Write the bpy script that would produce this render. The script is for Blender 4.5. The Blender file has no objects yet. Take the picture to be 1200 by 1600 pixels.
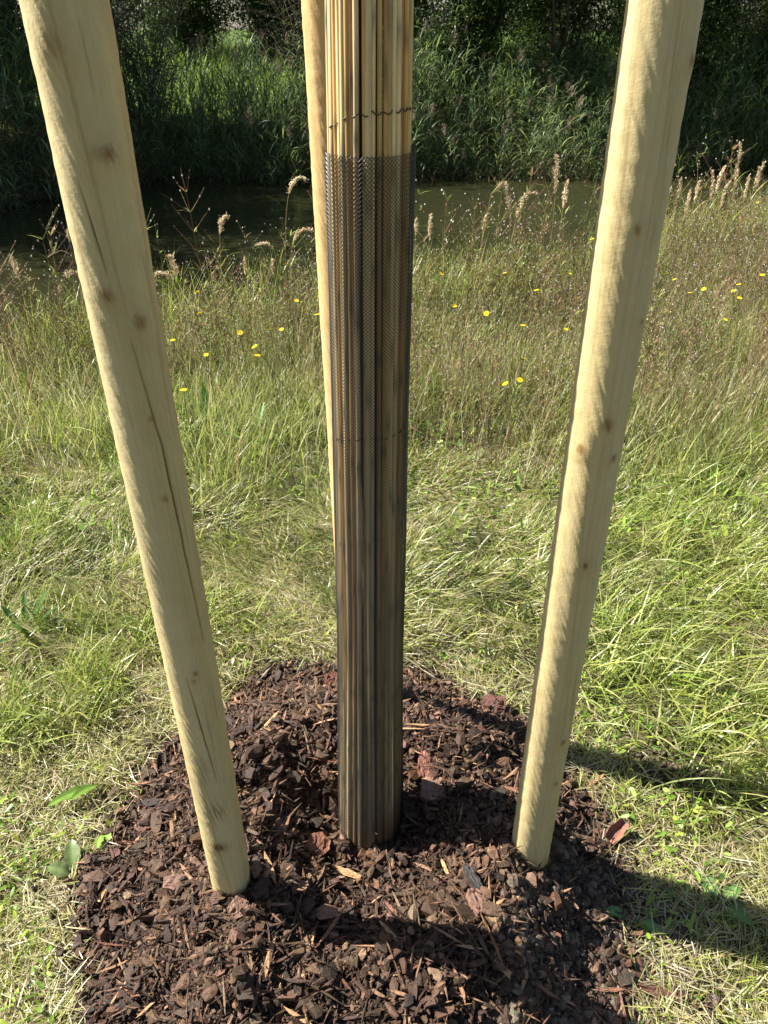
import bpy, math
import numpy as np
from mathutils import Vector, Matrix

# ------------------------------------------------------------------ camera, world, sun
S = bpy.context.scene
COL = S.collection
F, CX, CY, PITCH, H = 1209.0, 600.0, 800.0, math.radians(32.0), 1.55
cd = bpy.data.cameras.new("camera"); cam = bpy.data.objects.new("camera", cd); COL.objects.link(cam)
cam.location = (0, 0, H); cam.rotation_euler = (math.radians(90) - PITCH, 0, 0)
cd.sensor_fit = 'VERTICAL'; cd.sensor_height = 24.0; cd.lens = 24.0 * F / 1600.0
cd.clip_start = 0.02; cd.clip_end = 2000
S.camera = cam
SUN_EL, SUN_AZ = math.radians(43), math.radians(16)      # sun stands to the left, 15 degrees beyond the stakes
to_sun = Vector((-math.cos(SUN_AZ) * math.cos(SUN_EL), math.sin(SUN_AZ) * math.cos(SUN_EL), math.sin(SUN_EL)))
w = bpy.data.worlds.new("World"); S.world = w; w.use_nodes = True
nt = w.node_tree; bg = nt.nodes["Background"]
sky = nt.nodes.new("ShaderNodeTexSky"); sky.sky_type = 'NISHITA'; sky.sun_disc = False
sky.sun_elevation = SUN_EL; sky.sun_rotation = math.atan2(to_sun.x, to_sun.y)
nt.links.new(sky.outputs[0], bg.inputs[0]); bg.inputs[1].default_value = 0.05
sl = bpy.data.lights.new("sun", 'SUN'); sl.energy = 5.0; sl.angle = math.radians(0.53); sl.color = (1, .955, .87)
so = bpy.data.objects.new("sun", sl); COL.objects.link(so)
so.rotation_euler = (-to_sun).to_track_quat('-Z', 'Y').to_euler(); so.location = (-5, 3, 8)
S.view_settings.view_transform = 'Standard'; S.view_settings.look = 'None'
S.view_settings.exposure = 1.52; S.view_settings.gamma = 1
S.cycles.max_bounces = 8; S.cycles.diffuse_bounces = 4; S.cycles.transmission_bounces = 4

R = np.random.default_rng(7)
TAU = 2 * math.pi

# ------------------------------------------------------------------ helpers
def ray(px, py):
    x, y = (px - CX) / F, (CY - py) / F
    c, s = math.cos(PITCH), math.sin(PITCH)
    return np.array((x, c + y * s, -s + y * c))
def at_z(px, py, z):
    r = ray(px, py); t = (z - H) / r[2]; return np.array((r[0] * t, r[1] * t, z))
def at_y(px, py, d):
    r = ray(px, py); t = d / r[1]; return np.array((r[0] * t, d, H + r[2] * t))

def hsh(i, j, k):
    n = (i.astype(np.int64) * 374761393 + j.astype(np.int64) * 668265263 + k * 1442695041) & 0xffffffff
    n = ((n ^ (n >> 13)) * 1274126177) & 0xffffffff
    n = ((n ^ (n >> 16)) * 2246822519) & 0xffffffff
    return ((n >> 8) & 0xffff) / 65535.0
def vn(x, y, seed=0):
    x = np.asarray(x, float); y = np.asarray(y, float)
    i, j = np.floor(x), np.floor(y); fx, fy = x - i, y - j
    fx = fx * fx * (3 - 2 * fx); fy = fy * fy * (3 - 2 * fy)
    a, b, c, d = hsh(i, j, seed), hsh(i + 1, j, seed), hsh(i, j + 1, seed), hsh(i + 1, j + 1, seed)
    return (a * (1 - fx) + b * fx) * (1 - fy) + (c * (1 - fx) + d * fx) * fy
def fbm(x, y, seed=0, o=4):
    r, a, t = 0, 1.0, 0
    for k in range(o):
        r = r + a * vn(np.asarray(x) * 2 ** k, np.asarray(y) * 2 ** k, seed + k * 17); t += a; a *= .5
    return r / t
def sstep(a, b, x):
    t = np.clip((np.asarray(x, float) - a) / (b - a), 0, 1); return t * t * (3 - 2 * t)

def mesh(name, V, Fc, mat, col=None, parent=None, smooth=False):
    """V (n,3); Fc = list of index arrays each (m,k); col = (n,3) per-vertex colour"""
    if isinstance(Fc, np.ndarray): Fc = [Fc]
    me = bpy.data.meshes.new(name)
    V = np.ascontiguousarray(V, np.float32)
    me.vertices.add(len(V)); me.vertices.foreach_set("co", V.ravel())
    li = np.concatenate([f.ravel() for f in Fc]).astype(np.int32)
    tot = np.concatenate([np.full(len(f), f.shape[1]) for f in Fc]).astype(np.int32)
    st = np.concatenate([[0], np.cumsum(tot)[:-1]]).astype(np.int32)
    me.loops.add(len(li)); me.loops.foreach_set("vertex_index", li)
    me.polygons.add(len(tot)); me.polygons.foreach_set("loop_start", st); me.polygons.foreach_set("loop_total", tot)
    if col is not None:
        a = me.attributes.new("tint", 'FLOAT_COLOR', 'POINT')
        c4 = np.ones((len(V), 4), np.float32); c4[:, :3] = col
        a.data.foreach_set("color", c4.ravel())
    me.materials.append(mat)
    me.update(calc_edges=True)
    me.polygons.foreach_set("use_smooth", np.full(len(tot), bool(smooth)))
    o = bpy.data.objects.new(name, me); COL.objects.link(o)
    if parent is not None: o.parent = parent
    return o
def tag(o, label=None, cat=None, group=None, kind=None):
    if label: o["label"] = label
    if cat: o["category"] = cat
    if group: o["group"] = group
    if kind: o["kind"] = kind
    return o
def empty(name, loc):
    o = bpy.data.objects.new(name, None); COL.objects.link(o); o.location = [float(v) for v in loc]
    o.empty_display_size = .05; return o

class Bag:                                   # collects pieces of one mesh
    def __init__(s): s.V, s.F, s.C, s.n = [], {}, [], 0
    def add(s, V, Fs, C):
        V = np.asarray(V, float)
        for f in (Fs if isinstance(Fs, list) else [Fs]): s.F.setdefault(f.shape[1], []).append(f + s.n)
        C = np.asarray(C, float)
        s.C.append(np.broadcast_to(C, V.shape)); s.V.append(V); s.n += len(V)
    def build(s, name, mat, parent=None, smooth=False, org=None):
        V = np.concatenate(s.V)
        if org is not None: V = V - np.asarray(org)
        return mesh(name, V, [np.concatenate(f) for f in s.F.values()], mat, np.concatenate(s.C), parent, smooth)

def tube(P, r, k=6, cap=True):
    P = np.asarray(P, float); n = len(P); r = np.broadcast_to(np.asarray(r, float), (n,))
    T = np.gradient(P, axis=0); T /= np.linalg.norm(T, axis=1)[:, None] + 1e-12
    up = np.array((0, 0, 1.)) if abs(T[0][2]) < .9 else np.array((1., 0, 0))
    A = np.cross(T, up); A /= np.linalg.norm(A, axis=1)[:, None] + 1e-12; B = np.cross(T, A)
    a = np.arange(k) * TAU / k
    V = P[:, None] + r[:, None, None] * (np.cos(a)[None, :, None] * A[:, None] + np.sin(a)[None, :, None] * B[:, None])
    i = np.arange(n - 1)[:, None] * k; j = np.arange(k)[None]; j2 = (j + 1) % k
    Fq = np.stack([i + j, i + j2, i + k + j2, i + k + j], -1).reshape(-1, 4)
    fs = [Fq]
    if cap: fs.append((np.arange(k) + (n - 1) * k)[None]); fs.append(np.arange(k)[::-1][None])
    return V.reshape(-1, 3), fs

def blades(base, az, L, wd, lean, curve, col, seg=4, tipcol=None, roll=None, fold=0.0):
    """ribbons: base (n,3), az heading, L length, wd width, lean start angle from vertical, curve added angle to the tip"""
    n = len(base); t = np.linspace(0, 1, seg + 1)
    ang = lean[:, None] + curve[:, None] * t[None, :]
    ds = L[:, None] / seg
    hx = np.concatenate([np.zeros((n, 1)), np.cumsum(np.sin((ang[:, 1:] + ang[:, :-1]) / 2) * ds, 1)], 1)
    hz = np.concatenate([np.zeros((n, 1)), np.cumsum(np.cos((ang[:, 1:] + ang[:, :-1]) / 2) * ds, 1)], 1)
    dx, dy = np.cos(az)[:, None], np.sin(az)[:, None]
    P = np.stack([base[:, 0:1] + hx * dx, base[:, 1:2] + hx * dy, base[:, 2:3] + hz], -1)
    prof = np.minimum(1, (1 - t) * 2.2 + .04) * (.55 + .45 * np.minimum(1, t * 4))
    rl = np.zeros(n) if roll is None else roll
    tw = rl[:, None] * (.4 + t[None] * .8)
    side = np.stack([-dy * np.cos(tw), dx * np.cos(tw), np.sin(tw) + 0 * dx], -1)
    hw = (wd[:, None] * prof[None] * .5)[..., None]
    V = np.stack([P - side * hw, P + side * hw], 2)
    V = V.reshape(-1, 3)
    o = (np.arange(n) * (seg + 1) * 2)[:, None] + (np.arange(seg) * 2)[None]
    Fq = np.stack([o, o + 1, o + 3, o + 2], -1).reshape(-1, 4)
    tc = col if tipcol is None else tipcol
    C = col[:, None] * (1 - t[None, :, None]) + tc[:, None] * t[None, :, None]
    C = np.repeat(C[:, :, None], 2, 2).reshape(-1, 3)
    return V, Fq, C
def pal(colors, n, rng=None, var=.18):
    rng = rng or R
    c = np.asarray(colors)[rng.integers(0, len(colors), n)]
    return c * (1 + rng.normal(0, var, (n, 1))).clip(.5, 1.6) * (1 + rng.normal(0, .05, (n, 3)))

# ------------------------------------------------------------------ materials
def mat(name, rough=.6, base=(.5, .5, .5), attr=True, transl=0, spec=.5, noise=None, bump=None, metal=0, coat=0):
    m = bpy.data.materials.new(name); m.use_nodes = True; t = m.node_tree; N, Lk = t.nodes, t.links
    p = N["Principled BSDF"]; out = N["Material Output"]
    p.inputs["Roughness"].default_value = rough; p.inputs["Specular IOR Level"].default_value = spec
    p.inputs["Metallic"].default_value = metal
    tc = N.new("ShaderNodeTexCoord")
    if attr:
        a = N.new("ShaderNodeAttribute"); a.attribute_name = "tint"; c = a.outputs["Color"]
    else:
        a = N.new("ShaderNodeRGB"); a.outputs[0].default_value = (*base, 1); c = a.outputs[0]
    def ntex(scale, stretch, detail=5):
        mp = N.new("ShaderNodeMapping"); mp.inputs["Scale"].default_value = stretch
        Lk.new(tc.outputs["Object"], mp.inputs[0])
        n = N.new("ShaderNodeTexNoise"); n.inputs["Scale"].default_value = scale; n.inputs["Detail"].default_value = detail
        n.inputs["Roughness"].default_value = .65
        Lk.new(mp.outputs[0], n.inputs["Vector"]); return n.outputs["Fac"]
    if noise:
        for (sc, stretch, lo, hi) in noise:
            mr = N.new("ShaderNodeMapRange"); mr.inputs[1].default_value = .3; mr.inputs[2].default_value = .7
            mr.inputs[3].default_value = lo; mr.inputs[4].default_value = hi
            Lk.new(ntex(sc, stretch), mr.inputs[0])
            mx = N.new("ShaderNodeVectorMath"); mx.operation = 'SCALE'
            Lk.new(c, mx.inputs[0]); Lk.new(mr.outputs[0], mx.inputs["Scale"]); c = mx.outputs[0]
    Lk.new(c, p.inputs["Base Color"])
    if bump:
        prev = None
        for (sc, stretch, st, dist) in bump:
            b = N.new("ShaderNodeBump"); b.inputs["Strength"].default_value = st; b.inputs["Distance"].default_value = dist
            Lk.new(ntex(sc, stretch), b.inputs["Height"])
            if prev: Lk.new(prev, b.inputs["Normal"])
            prev = b.outputs[0]
        Lk.new(prev, p.inputs["Normal"])
    if transl:
        tr = N.new("ShaderNodeBsdfTranslucent"); Lk.new(c, tr.inputs[0])
        mx = N.new("ShaderNodeMixShader"); mx.inputs[0].default_value = transl
        Lk.new(p.outputs[0], mx.inputs[1]); Lk.new(tr.outputs[0], mx.inputs[2]); Lk.new(mx.outputs[0], out.inputs[0])
    return m
one = (1, 1, 1)
M_grass = mat("grass", .36, transl=.46, spec=.45)
M_leaf = mat("leaf", .4, transl=.3, spec=.5, noise=[(60, one, .8, 1.2)])
M_far = mat("far_leaf", .45, transl=.48, spec=.35)
M_dry = mat("dry_stem", .7, transl=.25, spec=.2)
M_petal = mat("petal", .6, transl=.3, spec=.2)
M_bark = mat("bark_chip", .62, spec=.35, noise=[(260, one, .6, 1.4), (60, (1, 1, 3), .75, 1.25)],
             bump=[(350, one, .8, .002), (90, (1, 3, 1), .7, .003)])
M_soil = mat("soil", .95, spec=.15, base=(.05, .032, .024), attr=False, noise=[(90, one, .5, 1.5), (9, one, .7, 1.3)],
             bump=[(160, one, 1, .006), (40, one, .8, .012)])
M_clod = mat("soil_clod", .9, spec=.2, noise=[(300, one, .65, 1.35)], bump=[(400, one, .8, .002)])
M_ground = mat("turf_soil", .95, spec=.1, noise=[(35, one, .55, 1.4), (4, one, .8, 1.2)], bump=[(60, one, 1, .01)])
M_post = mat("peeled_pine", .62, spec=.3, noise=[(14, (5, 5, .5), .95, 1.04), (6, (1, 1, .6), .92, 1.06), (150, (2, 2, .5), .95, 1.05), (38, one, .95, 1.03)],
             bump=[(120, (1, 1, 1.6), .35, .0016), (45, (5, 5, .5), .18, .0015), (420, (1, 1, .5), .3, .0008)])
M_cane = mat("reed_cane", .38, spec=.5, noise=[(60, (4, 4, .25), .8, 1.15)], bump=[(120, (6, 6, .3), .3, .001)])
M_wire = mat("rusty_wire", .5, base=(.07, .045, .035), attr=False, metal=.6)
M_net = mat("black_plastic_net", .33, base=(.022, .021, .023), attr=False, spec=.6)
M_tbark = mat("tree_bark", .85, spec=.2, noise=[(20, (2, 2, .5), .6, 1.4)], bump=[(25, (3, 3, .6), 1, .01)])

# ------------------------------------------------------------------ terrain
MCX, MCY = -0.045, 1.03
def mound_r(x, y):
    dx = np.asarray(x, float) - MCX; dy = np.asarray(y, float) - MCY
    dy = np.where(dy < 0, dy / 1.3, dy / 1.08)
    r = np.hypot(dx, dy); rs = (np.abs(dx) ** 2.35 + np.abs(dy) ** 2.35) ** (1 / 2.35); ph = np.arctan2(dy, dx)
    e = .566 + .06 * (vn(ph * 2.2 + 9, 0 * ph + .5, 5) - .5) * 2 + .045 * (vn(ph * 6 + 30, 0 * ph + .5, 6) - .5) * 2
    return r, rs / e
def near_edge(x):      # where the near bank meets the water
    return 4.85 - .45 * sstep(-.9, -2.0, x) + .17 * (x + 2.5) + 1.5 * sstep(.7, 2.6, x) + .3 * np.maximum(0, x - 2.6) + .12 * np.sin(x * 1.7 + 1)
def far_edge(x):
    return 13.2 + .25 * np.sin(x * 1.3) + .12 * x * (x > 0) - 3.3 * sstep(-2.8, -6.5, x)
def base_z(x, y):
    x = np.asarray(x, float); y = np.asarray(y, float)
    z = .05 * (fbm(x * .9, y * .9, 3) - .5) + .02 * (fbm(x * 5, y * 5, 4) - .5)
    ne, fe = near_edge(np.clip(x, -40, 40)), far_edge(np.clip(x, -40, 40))
    down = sstep(ne - .7, ne + .45, y)
    up = sstep(fe - .5, fe + 1.6, y)
    bedz = -1.1
    zf = .05 + .7 * sstep(fe, fe + 12, y) + .3 * (fbm(x * .3, y * .3, 8) - .5)
    return (z * (1 - down) + bedz * down) * (1 - up) + zf * up
def mound_z(x, y):
    r, q = mound_r(x, y)
    prof = .17 * (1 - sstep(.4, 1.02, q)) - .115 * (1 - sstep(.06, .29, r))
    prof = prof + (.048 * (fbm(np.asarray(x) * 8, np.asarray(y) * 9, 21) - .5) + .012 * (fbm(np.asarray(x) * 32, np.asarray(y) * 32, 23, 2) - .5)) * (1 - sstep(.85, 1.05, q)) * 2
    return prof
def ground_z(x, y):
    return base_z(x, y) + np.maximum(0, mound_z(x, y))

def grid(xs, ys, zf):
    X, Y = np.meshgrid(xs, ys); Z = zf(X, Y)
    V = np.stack([X, Y, Z], -1).reshape(-1, 3)
    nx, ny = len(xs), len(ys)
    i = (np.arange(ny - 1) * nx)[:, None] + np.arange(nx - 1)[None]
    return V, np.stack([i, i + 1, i + nx + 1, i + nx], -1).reshape(-1, 4)
def ax(lo, hi, a, b, n1, n2, p=2.2):
    t = np.linspace(0, 1, n2) ** p
    return np.unique(np.concatenate([a - (a - lo) * t[::-1], np.linspace(a, b, n1), b + (hi - b) * t]))
xs = ax(-400, 400, -4, 4, 260, 50); ys = ax(-200, 600, .2, 16, 420, 50)
V, Fq = grid(xs, ys, base_z)
q = fbm(V[:, 0] * 2, V[:, 1] * 2, 40)
c0 = np.array((.10, .075, .04)) * (1 - q[:, None]) + np.array((.075, .08, .03)) * q[:, None]
wet = sstep(-.1, -.45, V[:, 2])[:, None]
c0 = c0 * (1 - wet) + np.array((.05, .045, .028)) * wet
far = sstep(12, 16, V[:, 1])[:, None]
c0 = c0 * (1 - far) + np.array((.07, .11, .02)) * far * (.7 + .6 * q[:, None])
tag(mesh("ground", V, Fq, M_ground, c0, smooth=True), kind="structure")

xs = np.linspace(-.78, .7, 330); ys = np.linspace(.1, 1.82, 380)
def mz(x, y):
    r, q = mound_r(x, y)
    return base_z(x, y) + np.where(q < 1.08, mound_z(x, y), -.05) - .02 * sstep(.98, 1.1, q) + .012 * (vn(x * 70, y * 70, 77) - .5)
V, Fq = grid(xs, ys, mz)
tag(mesh("soil", V, Fq, M_soil, smooth=True), kind="structure")

# ------------------------------------------------------------------ water
m = bpy.data.materials.new("river_water"); m.use_nodes = True; N, Lk = m.node_tree.nodes, m.node_tree.links
p = N["Principled BSDF"]; p.inputs["Base Color"].default_value = (.024, .025, .011, 1); p.inputs["Roughness"].default_value = .04
p.inputs["IOR"].default_value = 1.33; p.inputs["Specular IOR Level"].default_value = .5
tc = N.new("ShaderNodeTexCoord"); prev = None
for sc, st, d in ((2.2, .25, .05), (9, .12, .02)):
    mp = N.new("ShaderNodeMapping"); mp.inputs["Scale"].default_value = (1, 1.8, 1); Lk.new(tc.outputs["Object"], mp.inputs[0])
    n = N.new("ShaderNodeTexNoise"); n.inputs["Scale"].default_value = sc; n.inputs["Detail"].default_value = 3; Lk.new(mp.outputs[0], n.inputs["Vector"])
    b = N.new("ShaderNodeBump"); b.inputs["Strength"].default_value = st; b.inputs["Distance"].default_value = d; Lk.new(n.outputs["Fac"], b.inputs["Height"])
    if prev: Lk.new(prev, b.inputs["Normal"])
    prev = b.outputs[0]
Lk.new(prev, p.inputs["Normal"])
V, Fq = grid(np.linspace(-60, 60, 40), np.linspace(-22, 42, 20), lambda X, Y: X * 0 - .52)
V = V[:, :]
keep = []
# keep only a strip along the river so that no water shows under the meadow
V, Fq = [], []
xx = np.linspace(-60, 60, 121)
lo = near_edge(np.clip(xx, -40, 40)) - .9; hi = far_edge(np.clip(xx, -40, 40)) + 2.5
V = np.concatenate([np.stack([xx, lo, xx * 0 - .52], -1), np.stack([xx, hi, xx * 0 - .52], -1)])
i = np.arange(120); Fq = np.stack([i, i + 1, i + 122, i + 121], -1)
tag(mesh("water", V, Fq, m), kind="structure")

# ------------------------------------------------------------------ stakes
def post(foot, top, r0, r1, knots, cracks, seed, label, stains=(), base=(.52, .425, .215)):
    """foot, top 3-D axis points; knots: (angle deg from the camera side, height, radius, darkness)"""
    foot, top = np.asarray(foot), np.asarray(top)
    ax_ = top - foot; hgt = 2.25; ax_ = ax_ / ax_[2]
    nz, na = 1500, 250
    z = np.linspace(-.12, hgt, nz)[:, None]; a = (np.arange(na) * TAU / na)[None]       # a = 0 faces the camera, positive to the right
    r = r0 + (r1 - r0) * (z / 1.5) + 0 * a
    ca, sa = np.cos(a), np.sin(a)
    r = r + .0012 * (vn(ca * 1.3 + 5 + seed, z * 2.2 + sa * 1.3, seed) - .5)
    r = r + .0008 * (vn(ca * 3 + 9, z * 5 + sa * 3 + seed, seed + 1) - .5)
    r = r + .0007 * (vn(ca * 2.2 + seed, z * 75 + sa * .5, seed + 2) - .5)      # draw-knife marks round the stake
    r = r + .0009 * (vn(ca * 4 + 20, z * 95 + sa * 9, seed + 3) - .5)
    base = np.array(base); col = np.ones((nz, na, 3)) * base
    t = (fbm(ca * 1.2 + 3, z * 1.5 + sa * 1.2 + seed, seed + 5, 3))[..., None] * np.ones((1, 1, 1))
    col = col * (1 + (t - .5) * np.array((.14, .2, .4)))
    dirt = sstep(.62, .75, fbm(ca * 6 + 31, z * 9 + sa * 6 + seed, seed + 6, 4))[..., None]
    col = col * (1 - .22 * dirt * np.array((.8, .9, 1.)))
    streak = fbm(ca * 26 + 40, z * 1.6 + sa * 26 + seed, seed + 7, 3)[..., None]
    col = col * (1 - .15 * sstep(.55, .8, streak) * np.array((.55, .8, 1.)))
    fine = sstep(.80, .86, vn(ca * 40 + 60, z * 5 + sa * 40 + seed, seed + 8))[..., None]
    col = col * (1 - .08 * fine)
    foot_dirt = np.exp(-np.maximum(z, 0) / .035) * sstep(.3, .65, fbm(ca * 8 + 3, z * 40 + sa * 8, seed + 14, 3))
    col = col * (1 - .75 * foot_dirt[..., None] * np.array((.8, .9, 1.)))
    def dang(a0): return (a - math.radians(a0) + math.pi) % TAU - math.pi
    for (a0, z0, kr, dk) in knots:
        d = np.hypot(dang(a0) * r0 * 1.0, (z - z0) * .8) / kr
        d = d + .3 * (vn(ca * 14, z * 160 + sa * 14, seed + 9) - .5)
        r = r + .0022 * np.exp(-(d / 1.5) ** 2) * (kr / .012)
        crk = np.exp(-((dang(a0) * r0 + .4 * (z - z0)) / .0009) ** 2) * (d < .6)
        kk = .7 + .6 * fbm(ca * 30 + 9, z * 260 + sa * 30, seed + 15, 2)
        ring = (np.exp(-(d / .5) ** 4) * 1.0 * kk + np.exp(-((d - .62) / .12) ** 2) * .3 * kk + np.exp(-((d - .95) / .1) ** 2) * .12 + .35 * crk)[..., None] * dk
        col = col * (1 - ring.clip(0, 1) * np.array((.5, .66, .78)))
        halo = np.exp(-(d / 1.8) ** 2)[..., None] * dk * .12
        col = col * (1 - halo * np.array((.5, .7, .9)))
    for (a0, z0, sa_, sz_, dk) in stains:
        d = np.hypot(dang(a0) * r0 / sa_, (z - z0) / sz_)
        msk = (np.exp(-d ** 2) * sstep(.4, .6, fbm(ca * 14 + 3, z * 60 + sa * 14, seed + 12, 3)))[..., None] * dk
        col = col * (1 - msk * np.array((.75, .8, .85)))
    for pts, wdt in cracks:
        zz = np.array([q_[0] for q_ in pts]); aa = np.radians([q_[1] for q_ in pts])
        o = np.argsort(zz); ac = np.interp(z[:, 0], zz[o], aa[o])[:, None] + .035 * (vn(z * 25, z * 0 + .5, seed + 13) - .5)
        prof = np.interp(z[:, 0], [zz.min() - .01, zz.min(), zz.mean(), zz.max(), zz.max() + .01], [0, .4, 1, .3, 0])[:, None]
        d = ((a - ac + math.pi) % TAU - math.pi) * r0 / (wdt)
        g = np.exp(-d ** 2) * prof
        r = r - .0045 * g
        col = col * (1 - .78 * g[..., None])
    X = foot[0] + ax_[0] * z + r * sa; Y = foot[1] + ax_[1] * z - r * ca; Z = foot[2] + z + 0 * a
    V = np.stack([X, Y, Z], -1).reshape(-1, 3) - foot
    i = (np.arange(nz - 1) * na)[:, None]; j = np.arange(na)[None]; j2 = (j + 1) % na
    Fq = np.stack([i + j, i + j2, i + na + j2, i + na + j], -1).reshape(-1, 4)
    capf = (np.arange(na) + (nz - 1) * na)[None]
    o = mesh("wooden_stake", V, [Fq, capf], M_post, col.reshape(-1, 3), smooth=True); o.location = foot
    return tag(o, label, "stake", "stakes round the young tree")
FL = at_z(368, 1406, .115); TL = at_y(101, 0, FL[1] + .0)
FR = at_z(826, 1338, .115); TR = at_y(1039, 0, FR[1] + .0)
FB = at_y(549, 850, 1.47); TB = at_y(509, 0, 1.47)
dirb = (TB - FB) / (TB[2] - FB[2]); FB = FB + dirb * (.08 - FB[2])
def hz(py, foot, px=None):      # height on a stake seen at picture row py
    r = ray(600, py); return H + r[2] * (foot[1] - .035) / r[1] - foot[2]
post(FL, TL, .0365, .0405,
     [(-2, hz(460, FL), .011, .8), (38, hz(240, FL), .011, .9), (40, hz(505, FL), .012, .7), (-8, hz(70, FL), .016, .5),
      (20, hz(240, FL), .01, .3), (2, hz(1322, FL), .012, 1.25), (30, hz(655, FL), .006, .6), (30, hz(780, FL), .007, .5), (25, hz(1052, FL), .006, .7), (18, hz(1063, FL), .006, .5)],
     [([(hz(540, FL), 22), (hz(700, FL), 42), (hz(860, FL), 50), (hz(1010, FL), 58)], .0011),
      ([(hz(1060, FL), 5), (hz(1130, FL), 14), (hz(1220, FL), 28)], .0008),
      ([(hz(290, FL), -10), (hz(420, FL), 4)], .0007)], 11,
     "pale peeled pine stake left of the reed wrap, with long drying crack",
     [(10, hz(1270, FL), .016, .03, .8), (0, hz(1205, FL), .008, .03, .6), (0, hz(1322, FL), .013, .014, .9)])
post(FR, TR, .0385, .0385,
     [(2, hz(662, FR), .013, .8), (-42, hz(705, FR), .01, .9), (28, hz(717, FR), .009, .75), (5, hz(882, FR), .009, .9),
      (50, hz(95, FR), .009, .8), (-2, hz(358, FR), .008, .6), (42, hz(505, FR), .004, .8), (28, hz(1160, FR), .008, .8), (28, hz(1225, FR), .007, .7)],
     [], 31, "pale peeled pine stake standing alone at the right of the reed wrap")
post(FB, TB, .039, .039, [(-20, hz(400, FB), .004, .8), (-35, .75, .01, .4)], [([(1.1, 8), (1.5, 2)], .0008)], 53,
     "orange-toned pine stake half hidden directly behind the reed wrap", base=(.56, .39, .18))

# ------------------------------------------------------------------ tree, reed mat, net
WB = np.array((at_z(578, 1300, .09)[0], 1.095, 0.))
def waxis(z):     # axis of the wrapped trunk
    z = np.asarray(z, float)
    return WB[0] - .001 + .0085 * z, WB[1] + 0 * z
def wrad(z):
    return np.interp(z, [0, .1, .35, .6, 1.0, 1.41, 1.6, 2.2], [.066, .065, .0598, .0553, .0537, .0525, .051, .049])
z = np.linspace(-.1, 2.9, 40); ax_x, ax_y = waxis(z)
young = empty("young_tree", (WB[0], WB[1], .08))
V, fs = tube(np.stack([ax_x + .004 * np.sin(z * 3), ax_y + .004 * np.cos(z * 2), z], -1), .027 - .004 * z, 14)
b_ = Bag(); b_.add(V, fs, (.12, .1, .07)); b_.build("trunk", M_tbark, young, True, (WB[0], WB[1], .08))
tag(young, "young tree trunk hidden inside the upright reed mat", "tree")

rw = np.random.default_rng(5)
mat_root = empty("reed_mat", (WB[0], WB[1], .05))
NC = 46
cane_cols = [(.64, .42, .13), (.70, .50, .18), (.62, .38, .11), (.66, .32, .07), (.74, .58, .30), (.58, .34, .12), (.50, .26, .10)]
cane_a, cane_r = [], []
for k in range(NC):
    rr = rw.uniform(.0032, .0043); a0 = (k + rw.uniform(-.22, .22)) * TAU / NC
    z = np.linspace(.015 + rw.uniform(0, .04), 2.12 + rw.uniform(-.05, .02), 110)
    off = .0012 * rw.normal(); ph = rw.uniform(0, 9)
    aa = a0 + .05 * np.sin(z * rw.uniform(1, 2.4) + ph) + .018 * (vn(z * 4, z * 0 + k, 3) - .5)
    R0 = wrad(z) - .0035 + off + .0016 * (vn(z * 3, z * 0 + k + .5, 9) - .5)
    cx, cy = waxis(z)
    P = np.stack([cx + R0 * np.sin(aa), cy - R0 * np.cos(aa), z], -1)
    pr = np.full(len(z), rr * 1.0) * np.interp(z, [0, 2.2], [1.1, .95]) * (wrad(z) / .052)
    col = np.array(cane_cols[rw.integers(0, 7) if rw.random() > .25 else 4]) * rw.uniform(.8, 1.1)
    C = np.ones((len(z), 1, 3)) * col
    for zn in np.arange(rw.uniform(.05, .3), 2.1, rw.uniform(.2, .3)):
        g = np.exp(-((z - zn) / .012) ** 2); pr = pr + .0006 * g
        C = C * (1 - .55 * np.exp(-((z - zn) / .014) ** 2)[:, None, None])
    C = C * (1 - .35 * sstep(.6, .8, vn(z * 3 + k * 3, z * 0, 8)))[:, None, None]
    C = np.repeat(C, 9, 1).reshape(-1, 3)
    V, fs = tube(P, pr, 9)
    bb = Bag(); bb.add(V, fs, C); bb.build("cane", M_cane, mat_root, True, (WB[0], WB[1], .05))
for zc, tilt in ((1.455, .012), (1.02, .01), (.83, .02), (.50, -.02), (.36, .02), (1.83, 0)):
    a = np.linspace(0, TAU * 1.0, 420)
    cx, cy = waxis(zc); rad = wrad(zc) + .0002 + .0016 * np.cos(a * NC / 2 + 1.0)
    zz = zc + tilt * np.sin(a + .6) + .0016 * np.sin(a * NC / 2) * (.6 + vn(a * 2, a * 0, 4)) + .006 * (vn(a * 3, a * 0 + 3, 2) - .5)
    V, fs = tube(np.stack([cx + rad * np.sin(a), cy - rad * np.cos(a), zz], -1), .0008, 5)
    bb = Bag(); bb.add(V, fs, (.1, .1, .1)); bb.build("binding_wire", M_wire, mat_root, True, (WB[0], WB[1], .05))
tag(mat_root, "upright mat of straw-coloured reed canes wrapped round the young tree", "reed mat")

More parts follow.
